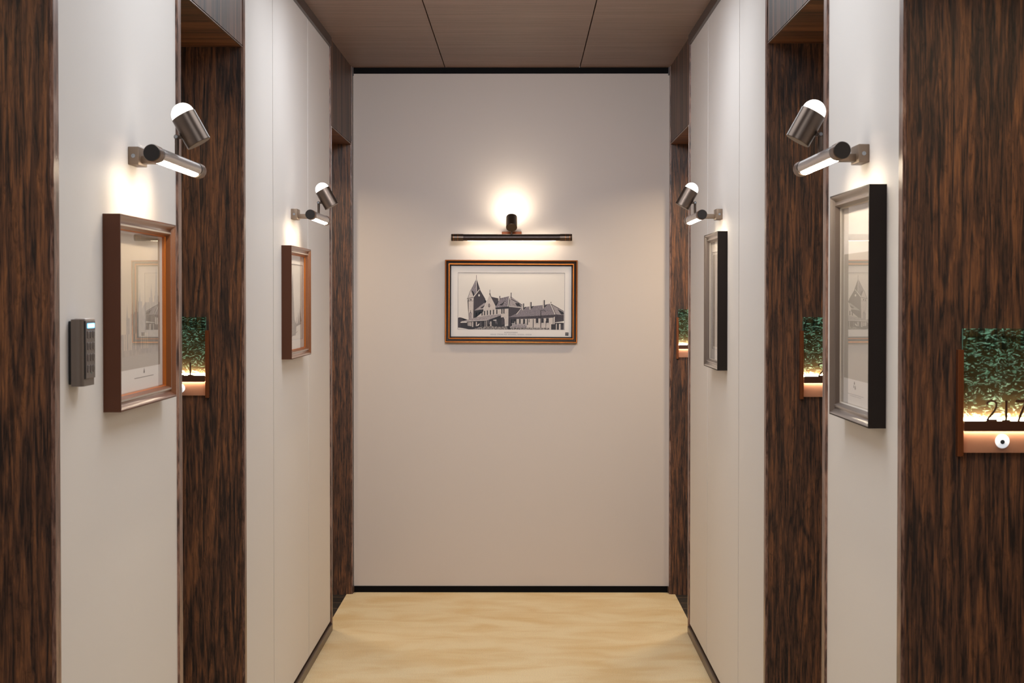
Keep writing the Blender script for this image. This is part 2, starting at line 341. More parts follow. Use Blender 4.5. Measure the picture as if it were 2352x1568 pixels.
bm = B(); box(bm, -W, W, D - .002, D + .02, 2.471, H); struct(obj('trim_3', bm, M['black']))

# door recesses: jambs, header, soffit, stone floor, door leaf with handle
n = 0
for s in (-1, 1):
    for a, c in OPEN[s]:
        n += 1
        dr = struct(empty('door_%d' % n, (0, 0, 0)))
        xi, xo = s * (W - .006), s * (W + RD)
        def bx(x0, x1, *r):
            x0, x1 = sorted((x0, x1)); q = B(); box(q, x0, x1, *r); return q
        for (p, q, far) in ((a - JW, a, False), (c, c + JW, True)):
            j = B(); x0, x1 = sorted((xi, s * (W + .02))); box(j, x0, x1, p, q, 0, H, 0)
            x0, x1 = sorted((s * (W + .02), xo)); box(j, x0, x1, p, q, 0, H, 0)
            obj('jamb', j, M['wood_jamb'], dr)
            if far:   # wide veneered reveal panel on the jamb that faces the camera
                obj('reveal_panel', bx(s * (W + .001), xo, c - .004, c, -.003, HZ), M['wood_v'], dr)
            else:
                obj('reveal_panel', bx(s * (W + .001), xo, a, a + .004, 0, HZ), M['wood_v'], dr)
                obj('edge_strip', bx(s * (W - .0065), s * (W - .0045), a - .002, a + .001, 0, HZ), M['edge'], dr)  # thin pale strip drawn as the highlight on the jamb corner
        obj('header', bx(s * (W - .003), xo, a, c, HZ + .006, H), M['wood_head'], dr)
        obj('soffit', bx(s * (W + .0), xo, a, c, HZ, HZ + .006), M['wood_soff'], dr)
        obj('edge_strip', bx(s * (W - .0040), s * (W), a, c, HZ, HZ + .0022), M['edge'], dr)  # thin pale strip drawn as the highlight along the soffit edge
        obj('threshold', bx(s * (W + .022), xo, a - JW, c + JW, -.03, -.003), M['slate'], dr)
        lf = obj('leaf', bx(s * (W + RD - .012), s * (W + RD + .03), a + .004, c - .004, .004, HZ), M['wood_door'], dr)
        hb = B(); xh = s * (W + RD - .012); yh = a + .12
        lathe(hb, [(0, 0), (0, .026), (.008, .026), (.008, 0)], (xh, yh, 1.0), (-s, 0, 0), 24)
        tube(hb, [(xh, yh, 1.0), (xh - s * .045, yh, 1.0), (xh - s * .045, yh + .12, 1.0)], .009)
        obj('handle', hb, M['steel'], lf)

# ------------------------------------------------------------ picture lights
def make_light(tilt, dang, gmat, dmat, tmat, bmat, gh):
    root = empty('picture_light', (0, 0, 0))
    b_ = B(); box(b_, -.047, .047, -.022, 0, -.010, .027); bevel(b_, .0015); mt = obj('wall_mount', b_, bmat, root)
    for sx in (-1, 1):
        b_ = B(); lathe(b_, [(0, 0), (0, .0042), (.0012, .0042), (.0012, .0018), (.0004, .0016), (.0004, 0)], (sx * .047, -.011, .008), (sx, 0, 0), 16); obj('screw', b_, M['screw'], mt)
    b_ = B(); box(b_, -.016, .016, -.086, -.020, -.006, .010); bevel(b_, .002); obj('bracket_arm', b_, bmat, root)
    L2 = .285; R = .0155; zc = -.003; yc = -.093
    b_ = B(); lathe(b_, [(0, 0), (0, R), (2 * (L2 - .055), R), (2 * (L2 - .055), 0)], (-(L2 - .055), yc, zc), (1, 0, 0), 48)
    tb = obj('light_tube', b_, tmat, root)
    for sx in (-1, 1):
        b_ = B(); Rc = .0168
        lathe(b_, [(0, 0), (0, Rc), (.025, Rc), (.0252, Rc - .0012), (.0262, Rc - .0012), (.0264, Rc), (.045, Rc), (.0452, Rc - .0012), (.0462, Rc - .0012), (.0464, Rc), (.0555, Rc), (.057, Rc - .001), (.057, 0)], (sx * (L2 - .057), yc, zc), (sx, 0, 0), 48)
        for f in b_.faces:
            cx = sum((v.co.x for v in f.verts)) / len(f.verts)
            f.material_index = 1 if abs(cx) > L2 - .0006 else 0
        ec = obj('end_cap', b_, [M['head_metal'], M['cap']], tb)
        b_ = B()
        for dd in (.0257, .0457): lathe(b_, [(-.0006, Rc - .0014), (-.0006, Rc + .0002), (.0006, Rc + .0002), (.0006, Rc - .0014)], (sx * (L2 - .057 + dd), yc, zc), (1, 0, 0), 40)
        obj('copper_ring', b_, M['copper'], ec) if False else None
        rg = obj('copper_ring', b_, M['copper'], tb)
    # lit diffuser: rounded strip let into the underside of the tube
    b_ = B(); hw = .216; nseg = 12; cols_ = []
    xs = [-hw + .016 * (1 - math.cos(math.pi / 2 * k / 6)) for k in range(7)] ; xs = xs + [-q for q in reversed(xs)]
    for x in xs:
        t = max(0.0, (abs(x) - (hw - .016)) / .016); half = math.radians(35) * math.sqrt(max(0.0004, 1 - t * t))
        cols_.append([b_.verts.new((x, yc + math.sin(dang + half * (2 * k / nseg - 1)) * (R + .0006), zc - math.cos(dang + half * (2 * k / nseg - 1)) * (R + .0006))) for k in range(nseg + 1)])
    for A_, C_ in zip(cols_, cols_[1:]):
        for k in range(nseg): b_.faces.new((A_[k], A_[k + 1], C_[k + 1], C_[k])).smooth = True
    # give it thickness into the tube
    r_ = bmesh.ops.extrude_face_region(b_, geom=b_.faces[:])
    for v in [v for v in r_['geom'] if isinstance(v, bmesh.types.BMVert)]:
        d = Vector((0, v.co.y - yc, v.co.z - zc)).normalized(); v.co -= d * .004
    obj('diffuser', b_, dmat, tb)
    # stem and tilting spot head
    b_ = B(); tube(b_, [(0, yc, zc + .012), (0, yc, .050)], .0045); tube(b_, [(0, yc, .050), (0, yc - .014, .050)], .004)
    lathe(b_, [(-.009, 0), (-.009, .005), (.009, .005), (.009, 0)], (0, yc, .050), (1, 0, 0), 20)
    obj('stem', b_, M['head_metal'], root)
    b_ = B(); lathe(b_, [(-.0125, 0), (-.0125, .0035), (.0125, .0035), (.0125, 0)], (0, yc, .050), (1, 0, 0), 20); obj('hinge_knob', b_, M['screw'], root)
    u = Vector((0, math.sin(tilt), math.cos(tilt))); c0 = Vector((0, -.123, .066)); R2 = .0262
    b_ = B(); lathe(b_, [(0, 0), (0, R2 - .001), (.001, R2), (.067, R2), (.068, R2 - .001), (.068, R2 - .003), (.0405, R2 - .003), (.0405, 0)], c0 - u * .034, u, 56)
    hd = obj('spot_head', b_, M['head_metal'], root)
    b_ = B(); pr = [(.0, R2 - .0035)] + [(.010 + gh * math.sin(math.pi / 2 * k / 12), (R2 - .0018) * math.cos(math.pi / 2 * k / 12)) for k in range(0, 13)]
    pr[-1] = (pr[-1][0], 0); lathe(b_, pr, c0 + u * (.025 if gh > .01 else .010), u, 48)
    obj('globe', b_, gmat, hd)
    return root
def dup(root, loc, rz):
    r = root.copy(); col.objects.link(r); r.location = loc; r.rotation_euler = (0, 0, rz)
    def rec(a, b):
        for ch in list(a.children):
            c = ch.copy(); col.objects.link(c); c.parent = b; rec(ch, c)
    rec(root, r); return r
G = 'adjustable picture lights with tilting spot head'
e_l = make_light(math.radians(43), math.radians(46), M['globe_bright'], M['glow_end'], M['tube_dark'], M['copper_dark'], .007); e_l.location = (0.004, D, 1.694)
tag(e_l, 'dark bronze picture light over the train station picture on the end wall', 'lamp', G)
for q in e_l.children:
    pass
P2 = math.pi / 2
s_l = make_light(math.radians(29), math.radians(-12), M['globe'], M['glow'], M['steel'], M['bracket'], .0245); s_l.location = (-W, 4.153, 1.693); s_l.rotation_euler = (0, 0, P2)
tag(s_l, 'large near picture light on the left wall above the copper framed picture beside the keypad', 'lamp', G)
o = dup(s_l, (-W, 7.04, 1.693), P2); o['label'] = 'small farther picture light on the left wall with jointed panels'
o = dup(s_l, (W, 4.092, 1.693), -P2); o['label'] = 'large near picture light on the right wall above the near black frame'
o = dup(s_l, (W, 7.05, 1.693), -P2); o['label'] = 'small farther picture light on the right wall above the far black frame'

# ------------------------------------------------------------ framed pictures
def ring_profile(bm, w, h, prof, mis):
    """mitred moulding: prof = [(inset, height off wall)...]; mis = material per strip"""
    rings = []
    for s_, hh in prof:
        x, z = w / 2 - s_, h / 2 - s_
        rings.append([bm.verts.new(p) for p in ((-x, -hh, -z), (x, -hh, -z), (x, -hh, z), (-x, -hh, z))])
    for i, (a, c) in enumerate(zip(rings, rings[1:])):
        for k in range(4):
            bm.faces.new((a[k], a[(k + 1) % 4], c[(k + 1) % 4], c[k])).material_index = mis[i]
    a, c = rings[-1], rings[0]
    for k in range(4): bm.faces.new((a[k], a[(k + 1) % 4], c[(k + 1) % 4], c[k])).material_index = mis[0]
def poly(bm, pts, y, mi):
    f = bm.faces.new([bm.verts.new((x, y, z)) for x, z in pts]); f.material_index = mi
    bmesh.ops.triangulate(bm, faces=[f]) if len(pts) > 4 else None
SIDE_PROF = [(0, 0), (0, .034), (.003, .0345), (.005, .033), (.009, .0270), (.013, .0240), (.016, .0245), (.0175, .0265), (.021, .0265), (.023, .024), (.026, .016), (.028, .014), (.028, .002)]
def make_frame(name, w, h, mats, prof, mis, print_bm, print_mats, win=None, matgap=None):
    root = empty(name, (0, 0, 0))
    b_ = B(); ring_profile(b_, w, h, prof, mis); obj('frame', b_, mats, root)
    iw, ih = w / 2 - .0285, h / 2 - .0285
    b_ = B(); box(b_, -iw, iw, -.0060, -.001, -ih, ih); obj('backing_board', b_, M['frame_dark'], root)
    obj('print', print_bm, print_mats, root)
    if win:
        x0, x1, z0, z1 = win; b_ = B(); t = .0105
        for (xa, xb, za, zb) in ((-iw, x0, -ih, ih), (x1, iw, -ih, ih), (x0, x1, -ih, z0), (x0, x1, z1, ih)): box(b_, xa, xb, -t, -.0085, za, zb, 0)
        e_ = .0016   # bevelled cut of the window
        pts_o = [(x0, z0), (x1, z0), (x1, z1), (x0, z1)]; pts_i = [(x0 + e_, z0 + e_), (x1 - e_, z0 + e_), (x1 - e_, z1 - e_), (x0 + e_, z1 - e_)]
        for k in range(4):
            a, c = k, (k + 1) % 4
            f = b_.faces.new([b_.verts.new((*(pts_o[a][0], -t, pts_o[a][1]),)), b_.verts.new((pts_o[c][0], -t, pts_o[c][1])), b_.verts.new((pts_i[c][0], -.0087, pts_i[c][1])), b_.verts.new((pts_i[a][0], -.0087, pts_i[a][1]))]); f.material_index = 1
        mo = obj('mat_board', b_, [M['mat'], M['mat_edge']], root)
    b_ = B(); box(b_, -iw, iw, -.0142, -.0124, -ih, ih); obj('glass_pane', b_, M['glass'], root)
    return root

# --- end wall: the station drawing (px = position measured on the picture, turned into metres on the sheet)
PM = ['paper', 'p_dark', 'p_roof', 'p_roof2', 'p_light', 'p_white', 'p_black', 'p_speck', 'ink2', 'ink']
PI = {k: i for i, k in enumerate(PM)}
bm = B(); lay = [0]
def cvt(z, p):
    if z == 1: px, py = 1045 + p[0] / 10.45, 620 + p[1] / 10.45
    else: px, py = 1165 + p[0] / 10.81, 640 + p[1] / 10.81
    return ((px - 1174.3) / 482.5, (692 - py) / 482.5)
def P(z, k, pts):
    lay[0] += 1; poly(bm, [cvt(z, p) for p in pts], -.0070 - lay[0] * .00001, PI[k])
def Rr(z, k, x0, y0, x1, y1): P(z, k, [(x0, y0), (x1, y0), (x1, y1), (x0, y1)])
def Ln(z, k, a, c, w=8):
    dx, dy = c[0] - a[0], c[1] - a[1]; l = math.hypot(dx, dy); nx, ny = -dy / l * w / 2, dx / l * w / 2
    P(z, k, [(a[0] + nx, a[1] + ny), (c[0] + nx, c[1] + ny), (c[0] - nx, c[1] - ny), (a[0] - nx, a[1] - ny)])
P(1, 'paper', [(-150, -100), (2860, -100), (2860, 1700), (-150, 1700)])
# far left trees
P(1, 'p_dark', [(72, 1160), (100, 1140), (150, 1145), (180, 1175), (210, 1210), (300, 1195), (330, 1215), (330, 1400), (72, 1385)])
# right station range: wall, eaves, roof
P(2, 'p_light', [(40, 960), (1180, 880), (1410, 900), (1410, 1270), (30, 1270)])
P(2, 'p_dark', [(30, 950), (30, 1190), (95, 1190), (95, 1010), (240, 1000), (780, 985), (1150, 960), (1190, 930), (1190, 870), (600, 915)])
P(2, 'p_roof', [(45, 955), (150, 880), (240, 865), (350, 725), (520, 690), (880, 650), (1075, 615), (1195, 885), (700, 920), (320, 942)])
P(2, 'p_white', [(228, 880), (345, 730), (352, 738), (245, 880)])
P(2, 'p_dark', [(1190, 880), (1410, 890), (1410, 1080), (1180, 1130), (1185, 960)])
P(2, 'p_roof2', [(1085, 615), (1250, 700), (1405, 800), (1410, 895), (1200, 880)])
P(2, 'p_black', [(1250, 745), (1410, 830), (1410, 885), (1340, 880)])
Ln(2, 'p_black', (1085, 618), (1410, 805), 12); Ln(2, 'p_white', (1075, 615), (1192, 882), 16); Ln(2, 'p_black', (1092, 620), (1210, 880), 12)
Ln(2, 'p_black', (1090, 570), (1090, 600), 16)
P(2, 'p_white', [(1190, 1080), (1410, 1045), (1410, 1085), (1195, 1092)])
Rr(2, 'p_black', 1190, 1092, 1410, 1270)
for x in (1215, 1288, 1310): Rr(2, 'p_light', x, 1115, x + 22, 1262)
for x0, x1 in ((1330, 1405),): Rr(2, 'p_dark', x0, 1130, x1, 1250)
Rr(2, 'p_black', 1095, 1120, 1205, 1255)
Rr(2, 'p_light', 1060, 975, 1140, 1250); Rr(2, 'p_black', 1140, 965, 1155, 1135); Rr(2, 'p_white', 1155, 965, 1172, 1135)
Rr(2, 'p_black', 1097, 1125, 1205, 1258)
for x in (1120, 1150, 1180): Rr(2, 'p_dark', x, 1135, x + 8, 1250)
# chimneys
for x, t, bt in ((370, 612, 780), (555, 575, 760), (885, 525, 730)):
    P(2, 'p_black', [(x + 30, bt - 5), (x + 105, bt - 80), (x + 95, bt - 90), (x + 40, bt - 60)])
    Rr(2, 'p_light', x, t + 5, x + 30, bt); Rr(2, 'p_black', x + 28, t, x + 52, bt - 25)
# windows in the range
for x, w_, t, bt in ((110, 75, 1010, 1130), (200, 34, 1005, 1130), (300, 36, 1000, 1125), (398, 48, 1000, 1125), (495, 24, 995, 1145), (540, 14, 995, 1080),
                     (715, 62, 985, 1120), (850, 60, 980, 1115), (970, 66, 975, 1115)):
    Rr(2, 'p_black', x, t, x + w_, bt)
    if w_ > 55: Rr(2, 'p_dark', x + w_ * .42, t + 20, x + w_ * .60, bt - 10); Rr(2, 'p_white', x + 4, bt - 22, x + w_ - 2, bt - 6)
Rr(2, 'p_black', 640, 1000, 658, 1215); Rr(2, 'p_black', 960, 1050, 970, 1210); Rr(2, 'p_black', 828, 790, 846, 1240)
Ln(2, 'p_black', (830, 790), (930, 776), 12); Ln(2, 'p_black', (925, 776), (958, 815), 10)
# tower
P(1, 'p_light', [(300, 690), (450, 660), (450, 1180), (335, 1200), (325, 760)])
P(1, 'p_dark', [(450, 650), (710, 690), (712, 780), (735, 760), (760, 760), (480, 985), (500, 1165), (440, 1170)])
P(1, 'p_roof', [(514, 210), (380, 480), (440, 640), (525, 540), (590, 470)])
P(1, 'p_dark', [(514, 210), (524, 545), (590, 475), (608, 480)])
P(1, 'p_light', [(380, 485), (305, 680), (450, 655)]); P(1, 'p_black', [(398, 510), (430, 500), (470, 580), (450, 640)])
P(1, 'p_dark', [(592, 480), (455, 650), (480, 665), (700, 700), (730, 705), (650, 570)])
Ln(1, 'p_white', (448, 655), (588, 468), 12); Ln(1, 'p_black', (595, 480), (728, 705), 12); Ln(1, 'p_black', (290, 690), (450, 658), 12)
Ln(1, 'p_dark', (375, 485), (308, 680), 8); Ln(1, 'p_white', (512, 225), (522, 540), 10); Ln(1, 'p_black', (516, 125), (516, 230), 9)
Rr(1, 'p_black', 325, 705, 345, 745); Rr(1, 'p_black', 370, 695, 395, 738); Ln(1, 'p_dark', (310, 765), (445, 740), 6)
P(1, 'p_white', [(560, 600), (580, 575), (598, 600), (595, 635), (565, 635)]); 
P(1, 'p_roof2', [(340, 1050), (375, 1010), (410, 1050), (405, 1190), (340, 1195)]); Ln(1, 'p_dark', (375, 970), (375, 1040), 10)
Ln(1, 'p_dark', (340, 1195), (340, 1050), 5); Ln(1, 'p_dark', (340, 1050), (375, 1008), 6); Ln(1, 'p_dark', (375, 1008), (410, 1050), 6)
# main hall
P(1, 'p_light', [(505, 1000), (680, 930), (950, 900), (1290, 880), (1285, 1310), (1190, 1310), (1180, 1140), (500, 1160)])
P(1, 'p_black', [(460, 975), (700, 940), (680, 1000), (500, 1020), (500, 1150), (450, 1160)])
P(1, 'p_roof2', [(465, 975), (770, 740), (720, 850), (680, 930), (560, 965)])
P(1, 'p_black', [(610, 910), (720, 840), (700, 880), (660, 920)]); P(1, 'p_black', [(690, 790), (765, 740), (740, 790)])
P(1, 'p_dark', [(880, 645), (1040, 680), (1060, 720), (985, 860), (930, 800), (870, 690)])
P(1, 'p_roof', [(1080, 680), (1310, 625), (1270, 880), (935, 910), (1000, 850)])
P(1, 'p_black', [(1075, 820), (1110, 815), (1200, 745), (1140, 850), (1085, 850)])
P(1, 'p_black', [(970, 905), (1290, 870), (1290, 925), (980, 945)])
P(1, 'p_light', [(835, 580), (680, 930), (690, 1040), (965, 1010), (975, 860)])
Ln(1, 'p_white', (832, 585), (690, 920), 8); Ln(1, 'p_black', (838, 580), (985, 862), 14); Ln(1, 'p_black', (838, 475), (838, 600), 10); Rr(1, 'p_black', 822, 568, 855, 585)
P(1, 'p_dark', [(800, 830), (822, 800), (845, 830), (845, 880), (822, 900), (800, 880)]); Rr(1, 'p_light', 816, 820, 828, 880)
Rr(1, 'p_light', 1040, 690, 1072, 740); Rr(1, 'p_black', 1070, 622, 1088, 690)
for x, t, bt in ((540, 1015, 1100), (640, 1005, 1095), (700, 980, 1090), (768, 970, 1080), (840, 965, 1075), (914, 955, 1068), (995, 950, 1060), (1115, 935, 1050), (1165, 930, 1045)):
    Rr(1, 'p_black', x, t, x + 26, bt)
# cross wing behind
P(2, 'p_dark', [(40, 690), (360, 715), (240, 860), (60, 945), (38, 945)])
P(2, 'p_roof2', [(70, 500), (250, 580), (375, 700), (340, 722), (60, 690)])
P(2, 'p_roof2', [(105, 445), (260, 545), (380, 640), (370, 690), (240, 590), (80, 510)])
P(2, 'p_black', [(200, 600), (290, 610), (355, 690), (240, 680)])
Ln(2, 'p_black', (95, 500), (372, 650), 14); Ln(2, 'p_white', (112, 445), (375, 640), 8); Ln(2, 'p_white', (40, 690), (350, 718), 10)
Ln(2, 'p_white', (52, 440), (22, 690), 16); Ln(2, 'p_black', (66, 480), (36, 700), 18); Rr(2, 'p_light', 65, 440, 88, 520); Rr(2, 'p_black', 88, 345, 106, 480)
Rr(2, 'p_black', 0, 690, 45, 735); Rr(2, 'p_light', 14, 745, 32, 960); Rr(2, 'p_black', 34, 740, 44, 1190)
Rr(1, 'p_light', 1195, 930, 1282, 1300)
# platform canopy
P(1, 'p_roof2', [(165, 1240), (540, 1130), (760, 1095), (1105, 1062), (1105, 1090), (770, 1215)])
P(1, 'p_black', [(165, 1245), (770, 1213), (1105, 1088), (1110, 1150), (1170, 1130), (1195, 1190), (1200, 1330), (1180, 1440), (400, 1440), (180, 1395), (130, 1390), (140, 1260)])
Ln(1, 'p_white', (160, 1238), (765, 1208), 9)
for x, w_, t, bt in ((305, 10, 1245, 1340), (330, 28, 1250, 1345), (370, 24, 1250, 1350), (412, 30, 1245, 1370), (505, 26, 1245, 1350), (850, 28, 1235, 1350), (620, 8, 1240, 1350), (720, 10, 1230, 1360), (760, 14, 1220, 1370)):
    Rr(1, 'p_light' if w_ > 9 else 'p_roof', x, t, x + w_, bt)
for x in (800, 960, 990): Ln(1, 'p_roof', (x, 1200), (x + 30, 1300), 12)
P(1, 'p_white', [(135, 1250), (290, 1245), (290, 1268), (140, 1272)]); P(1, 'p_white', [(920, 1200), (1000, 1190), (990, 1215), (925, 1215)]); P(1, 'p_white', [(530, 1340), (575, 1290), (600, 1290), (560, 1345)])
P(1, 'p_dark', [(1120, 1170), (1165, 1140), (1190, 1190), (1190, 1300), (1120, 1320)])
P(1, 'p_speck', [(590, 1370), (900, 1345), (1100, 1370), (1290, 1330), (1320, 1440), (400, 1438)])
P(2, 'p_speck', [(40, 1190), (90, 1130), (640, 1130), (640, 1060), (655, 1130), (100, 1215), (60, 1275), (0, 1270)]) if False else None
P(2, 'p_speck', [(85, 1212), (1045, 1215), (1045, 1270), (60, 1270)]); P(2, 'p_black', [(0, 1190), (70, 1175), (90, 1268), (20, 1250)])
for x in range(110, 460, 38):
    P(2, 'p_roof', [(x, 1210), (x + 10, 1130), (x + 18, 1090), (x + 26, 1130), (x + 30, 1210)])
station_bm = bm
zt = (692 - 765.5) / 482.5
text_mesh(bm, 'PLACEHOLDER', 0, 0, .001, 0, PI['ink2']) if False else None
fr = make_frame('framed_picture', .629, .393, [M['frame_dark'], M['copper_bead'], M['p_black'], M['copper_brown']],
    [(0, 0), (0, .030), (.001, .032), (.003, .0342), (.005, .0335), (.0065, .031), (.009, .027), (.013, .0255), (.0160, .026), (.0175, .0285), (.0205, .0285), (.0225, .026), (.0245, .020), (.028, .016), (.028, .002)],
    [3, 3, 1, 1, 2, 0, 0, 2, 1, 1, 1, 2, 2, 2, 2], bm, [M[k] for k in PM],
    win=((1051.5 - 1174.3) / 482.5, (1297.5 - 1174.3) / 482.5, (692 - 757.2) / 482.5, (692 - 626) / 482.5))
fr.location = (0.0015, D, 1.3895); fr.rotation_euler = (0, math.radians(0.25), 0)
tag(fr, 'copper and dark brown framed drawing of a turreted train station on the end wall', 'picture')
b_ = B(); text_mesh(b_, 'NORDDIDEERN', (1174 - 1174.3) / 482.5, (692 - 763.6) / 482.5, .0092, -.0107, 0, .98)
text_mesh(b_, 'VIENGE, STRONE PLM. WOHNSOL, SOWSOL, SOSSOR', (1174 - 1174.3) / 482.5, (692 - 768.2) / 482.5, .0088, -.0107, 0, .93)
cp = obj('caption', b_, M['ink2'], fr)
b_ = B(); cx, cz = (1302.5 - 1174.3) / 482.5, (692 - 766.5) / 482.5; q = .0078
box(b_, cx - q, cx + q, -.0109, -.0106, cz - q, cz + q, 0); bevel(b_, .0001, 1)
for (x0, x1, z0, z1) in ((-.6, -.15, .05, .55), (.0, .55, .3, .55), (.35, .6, -.1, .3), (-.5, -.2, -.5, -.2), (-.05, .3, -.5, -.3), (.1, .35, -.15, .05)):
    box(b_, cx + x0 * q, cx + x1 * q, -.0112, -.0109, cz + z0 * q, cz + z1 * q, 1)
obj('square_stamp', b_, [M['ink'], M['ink2']], fr)

# --- left wall, near: skyline print with a white caption margin
LMAT = [M['copper_brown'], M['pewter'], M['copper_bead'], M['silver_lip']]
LMIS = [0, 0, 1, 1, 1, 1, 1, 3, 1, 1, 2, 2, 2]
def sheet(bm, w, h, mi): box(bm, -w, w, -.0080, -.0062, -h, h, mi)
iw, ih = .62 / 2 - .0285, .385 / 2 - .0285
bm = B(); sheet(bm, iw, ih, 0)
poly(bm, [(-iw, -.118), (iw - .03, -.118), (iw - .03, ih - .004), (-iw, ih - .004)], -.00805, 1)
poly(bm, [(-iw, -.118), (iw - .03, -.118), (iw - .03, .02), (.08, .02), (0, -.01), (-.03, -.045), (-iw, -.045)], -.00810, 2)
for x0, x1, zb, zt in ((-.125, -.085, -.06, -.012), (-.075, -.045, -.06, -.004), (-.04, .0, -.06, .0), (.0, .045, -.03, .022), (.125, .165, 0, .03), (.185, .235, 0, .034)):
    poly(bm, [(x0, zb), (x1, zb), (x1, zt), (x0, zt)], -.00813, 2)
for xc, hw_, zb, zt in ((-.115, .008, -.012, .018), (-.06, .007, -.004, .026), (-.02, .008, .0, .03), (.02, .008, .022, .05), (.150, .012, .03, .062), (.208, .016, .034, .105)):
    poly(bm, [(xc - hw_, zb), (xc + hw_, zb), (xc, zt)], -.00816, 2)
poly(bm, [(-iw, -.118), (iw - .03, -.118), (iw - .03, -.088), (-iw, -.092)], -.00815, 3)
for k, x in enumerate((-.15, -.13, -.10, -.08, -.03, .03, .06, .08, .10)):
    poly(bm, [(x, -.078), (x + .009, -.078), (x + .009, -.045), (x, -.045)], -.00818, 1)
poly(bm, [(-.042, -.139), (.173, -.139), (.173, -.1375), (-.042, -.1375)], -.00812, 4)
poly(bm, [(.056, -.130), (.074, -.130), (.070, -.124), (.065, -.119), (.060, -.124)], -.00812, 4)
LN = make_frame('framed_picture', .62, .385, LMAT, SIDE_PROF, LMIS, bm, [M['mat'], M['p_sepia'], M['p_grey2'], M['p_grey'], M['ink']])
LN.location = (-W, 4.165, 1.379); LN.rotation_euler = (0, 0, P2)
tag(LN, 'large copper brown framed skyline print beside the keypad on the left wall', 'picture', 'copper brown frames on the left wall')
# --- left wall, farther: spire and boats drawing in a white mat
bm = B(); sheet(bm, iw, ih, 0)
poly(bm, [(-.13, -.118), (-.13, -.02), (-.05, .105), (-.03, .035), (-.01, -.02), (.0, -.06), (.06, -.085), (.04, -.118)], -.00810, 1)
for p in ([(.0, -.095), (.05, -.095), (.08, -.05)], [(.09, -.085), (.15, -.08), (.12, -.03)], [(.14, -.075), (.22, -.07), (.175, -.02)], [(.0, -.09), (.2, -.08), (.2, -.072), (.0, -.08)]):
    poly(bm, p, -.00812, 1)
poly(bm, [(-.13, -.125), (.1, -.105), (.1, -.103), (-.13, -.122)], -.00812, 2)
LM = make_frame('framed_picture', .62, .385, LMAT, SIDE_PROF, LMIS, bm, [M['paper'], M['p_rough'], M['ink']], win=(-iw + .03, iw - .03, -ih + .03, ih - .03))
LM.location = (-W, 7.026, 1.392); LM.rotation_euler = (0, 0, P2)
tag(LM, 'small farther copper brown frame with a tall spire drawing on the jointed left wall panels', 'picture', 'copper brown frames on the left wall')
# --- right wall, near: grey print with caption margin; farther: pale washed drawing
RMAT = [M['black_brown'], M['grey_mould'], M['silver_lip'], M['black_brown']]
RMIS = [0, 0, 1, 1, 1, 1, 1, 1, 1, 1, 2, 2, 2]
rw, rh = .49 / 2 - .0285, .472 / 2 - .0285
bm = B(); sheet(bm, rw, rh, 0)
poly(bm, [(-rw + .006, -.155), (rw, -.155), (rw, rh), (-rw + .006, rh)], -.00805, 1)
poly(bm, [(-rw + .006, .11), (rw, .11), (rw, rh), (-rw + .006, rh)], -.00808, 0)
for q in ((-.014, -.172, .010, .006), (-.010, -.165, .014, .006), (.002, -.175, .012, .008)):
    x, z, a, c = q; poly(bm, [(x - .07, z), (x + a - .07, z), (x + a * .6 - .07, z + c), (x + a * .2 - .07, z + c)], -.00812, 2)
poly(bm, [(-.16, -.187), (.04, -.187), (.04, -.1862), (-.16, -.1862)], -.00812, 3); poly(bm, [(-.13, -.1905), (.01, -.1905), (.01, -.1898), (-.13, -.1898)], -.00812, 3)
RN = make_frame('framed_picture', .49, .472, RMAT, SIDE_PROF, RMIS, bm, [M['mat'], M['p_stone'], M['ink'], M['ink2']])
RN.location = (W, 4.095, 1.392); RN.rotation_euler = (0, 0, -P2)
tag(RN, 'large near black brown frame with a glossy grey print on the right wall', 'picture', 'black brown frames on the right wall')
rw2, rh2 = .512 / 2 - .0285, .478 / 2 - .0285
bm = B(); sheet(bm, rw2, rh2, 0)
poly(bm, [(-rw2 + .05, -rh2 + .045), (rw2 - .05, -rh2 + .045), (rw2 - .05, rh2 - .045), (-rw2 + .05, rh2 - .045)], -.0081, 1)
RM = make_frame('framed_picture', .512, .478, RMAT, SIDE_PROF, RMIS, bm, [M['paper'], M['p_pale']], win=(-rw2 + .035, rw2 - .035, -rh2 + .035, rh2 - .035))
RM.location = (W, 7.088, 1.397); RM.rotation_euler = (0, 0, -P2)
tag(RM, 'small farther black brown frame with pale grey drawing on the jointed right wall panels', 'picture', 'black brown frames on the right wall')

# ------------------------------------------------------------ keypad on the near left wall
kp = empty('keypad', (-W, 3.596, 1.310), P2)
b_ = B(); box(b_, -.036, .040, -.008, 0, -.057, .057); bevel(b_, .001, 1); obj('wall_plate', b_, M['keydark'], kp)
b_ = B(); w_, d0, d1 = .047, -.028, -.007
prof = []   # body outline in plan: rounded near edge
for k in range(9):
    a = math.pi / 2 * k / 8; prof.append((-w_ + .010 - .010 * math.sin(a) if False else -w_ + .012 * (1 - math.sin(a)), d0 + .012 * (1 - math.cos(a)) if False else d0 + .012 * (1 - math.cos(math.pi / 2 - a)) * 0 + .012 * (1 - math.cos(a)) * 0 + .012 * (math.sin(0))))
pl = [(-w_ + .012 * (1 - math.cos(math.pi / 2 * k / 8)), d0 + .012 * (1 - math.sin(math.pi / 2 * k / 8))) for k in range(9)] + [(w_, d0), (w_, d1), (-w_, d1)]
z0, z1 = -.060, .060
lo = [b_.verts.new((x, y, z0)) for x, y in pl]; hi = [b_.verts.new((x, y, z1)) for x, y in pl]
b_.faces.new(lo); b_.faces.new(list(reversed(hi)))
for k in range(len(pl)):
    k2 = (k + 1) % len(pl); f = b_.faces.new((lo[k], lo[k2], hi[k2], hi[k])); f.smooth = k < 8
bd = obj('body', b_, M['keypad'], kp)
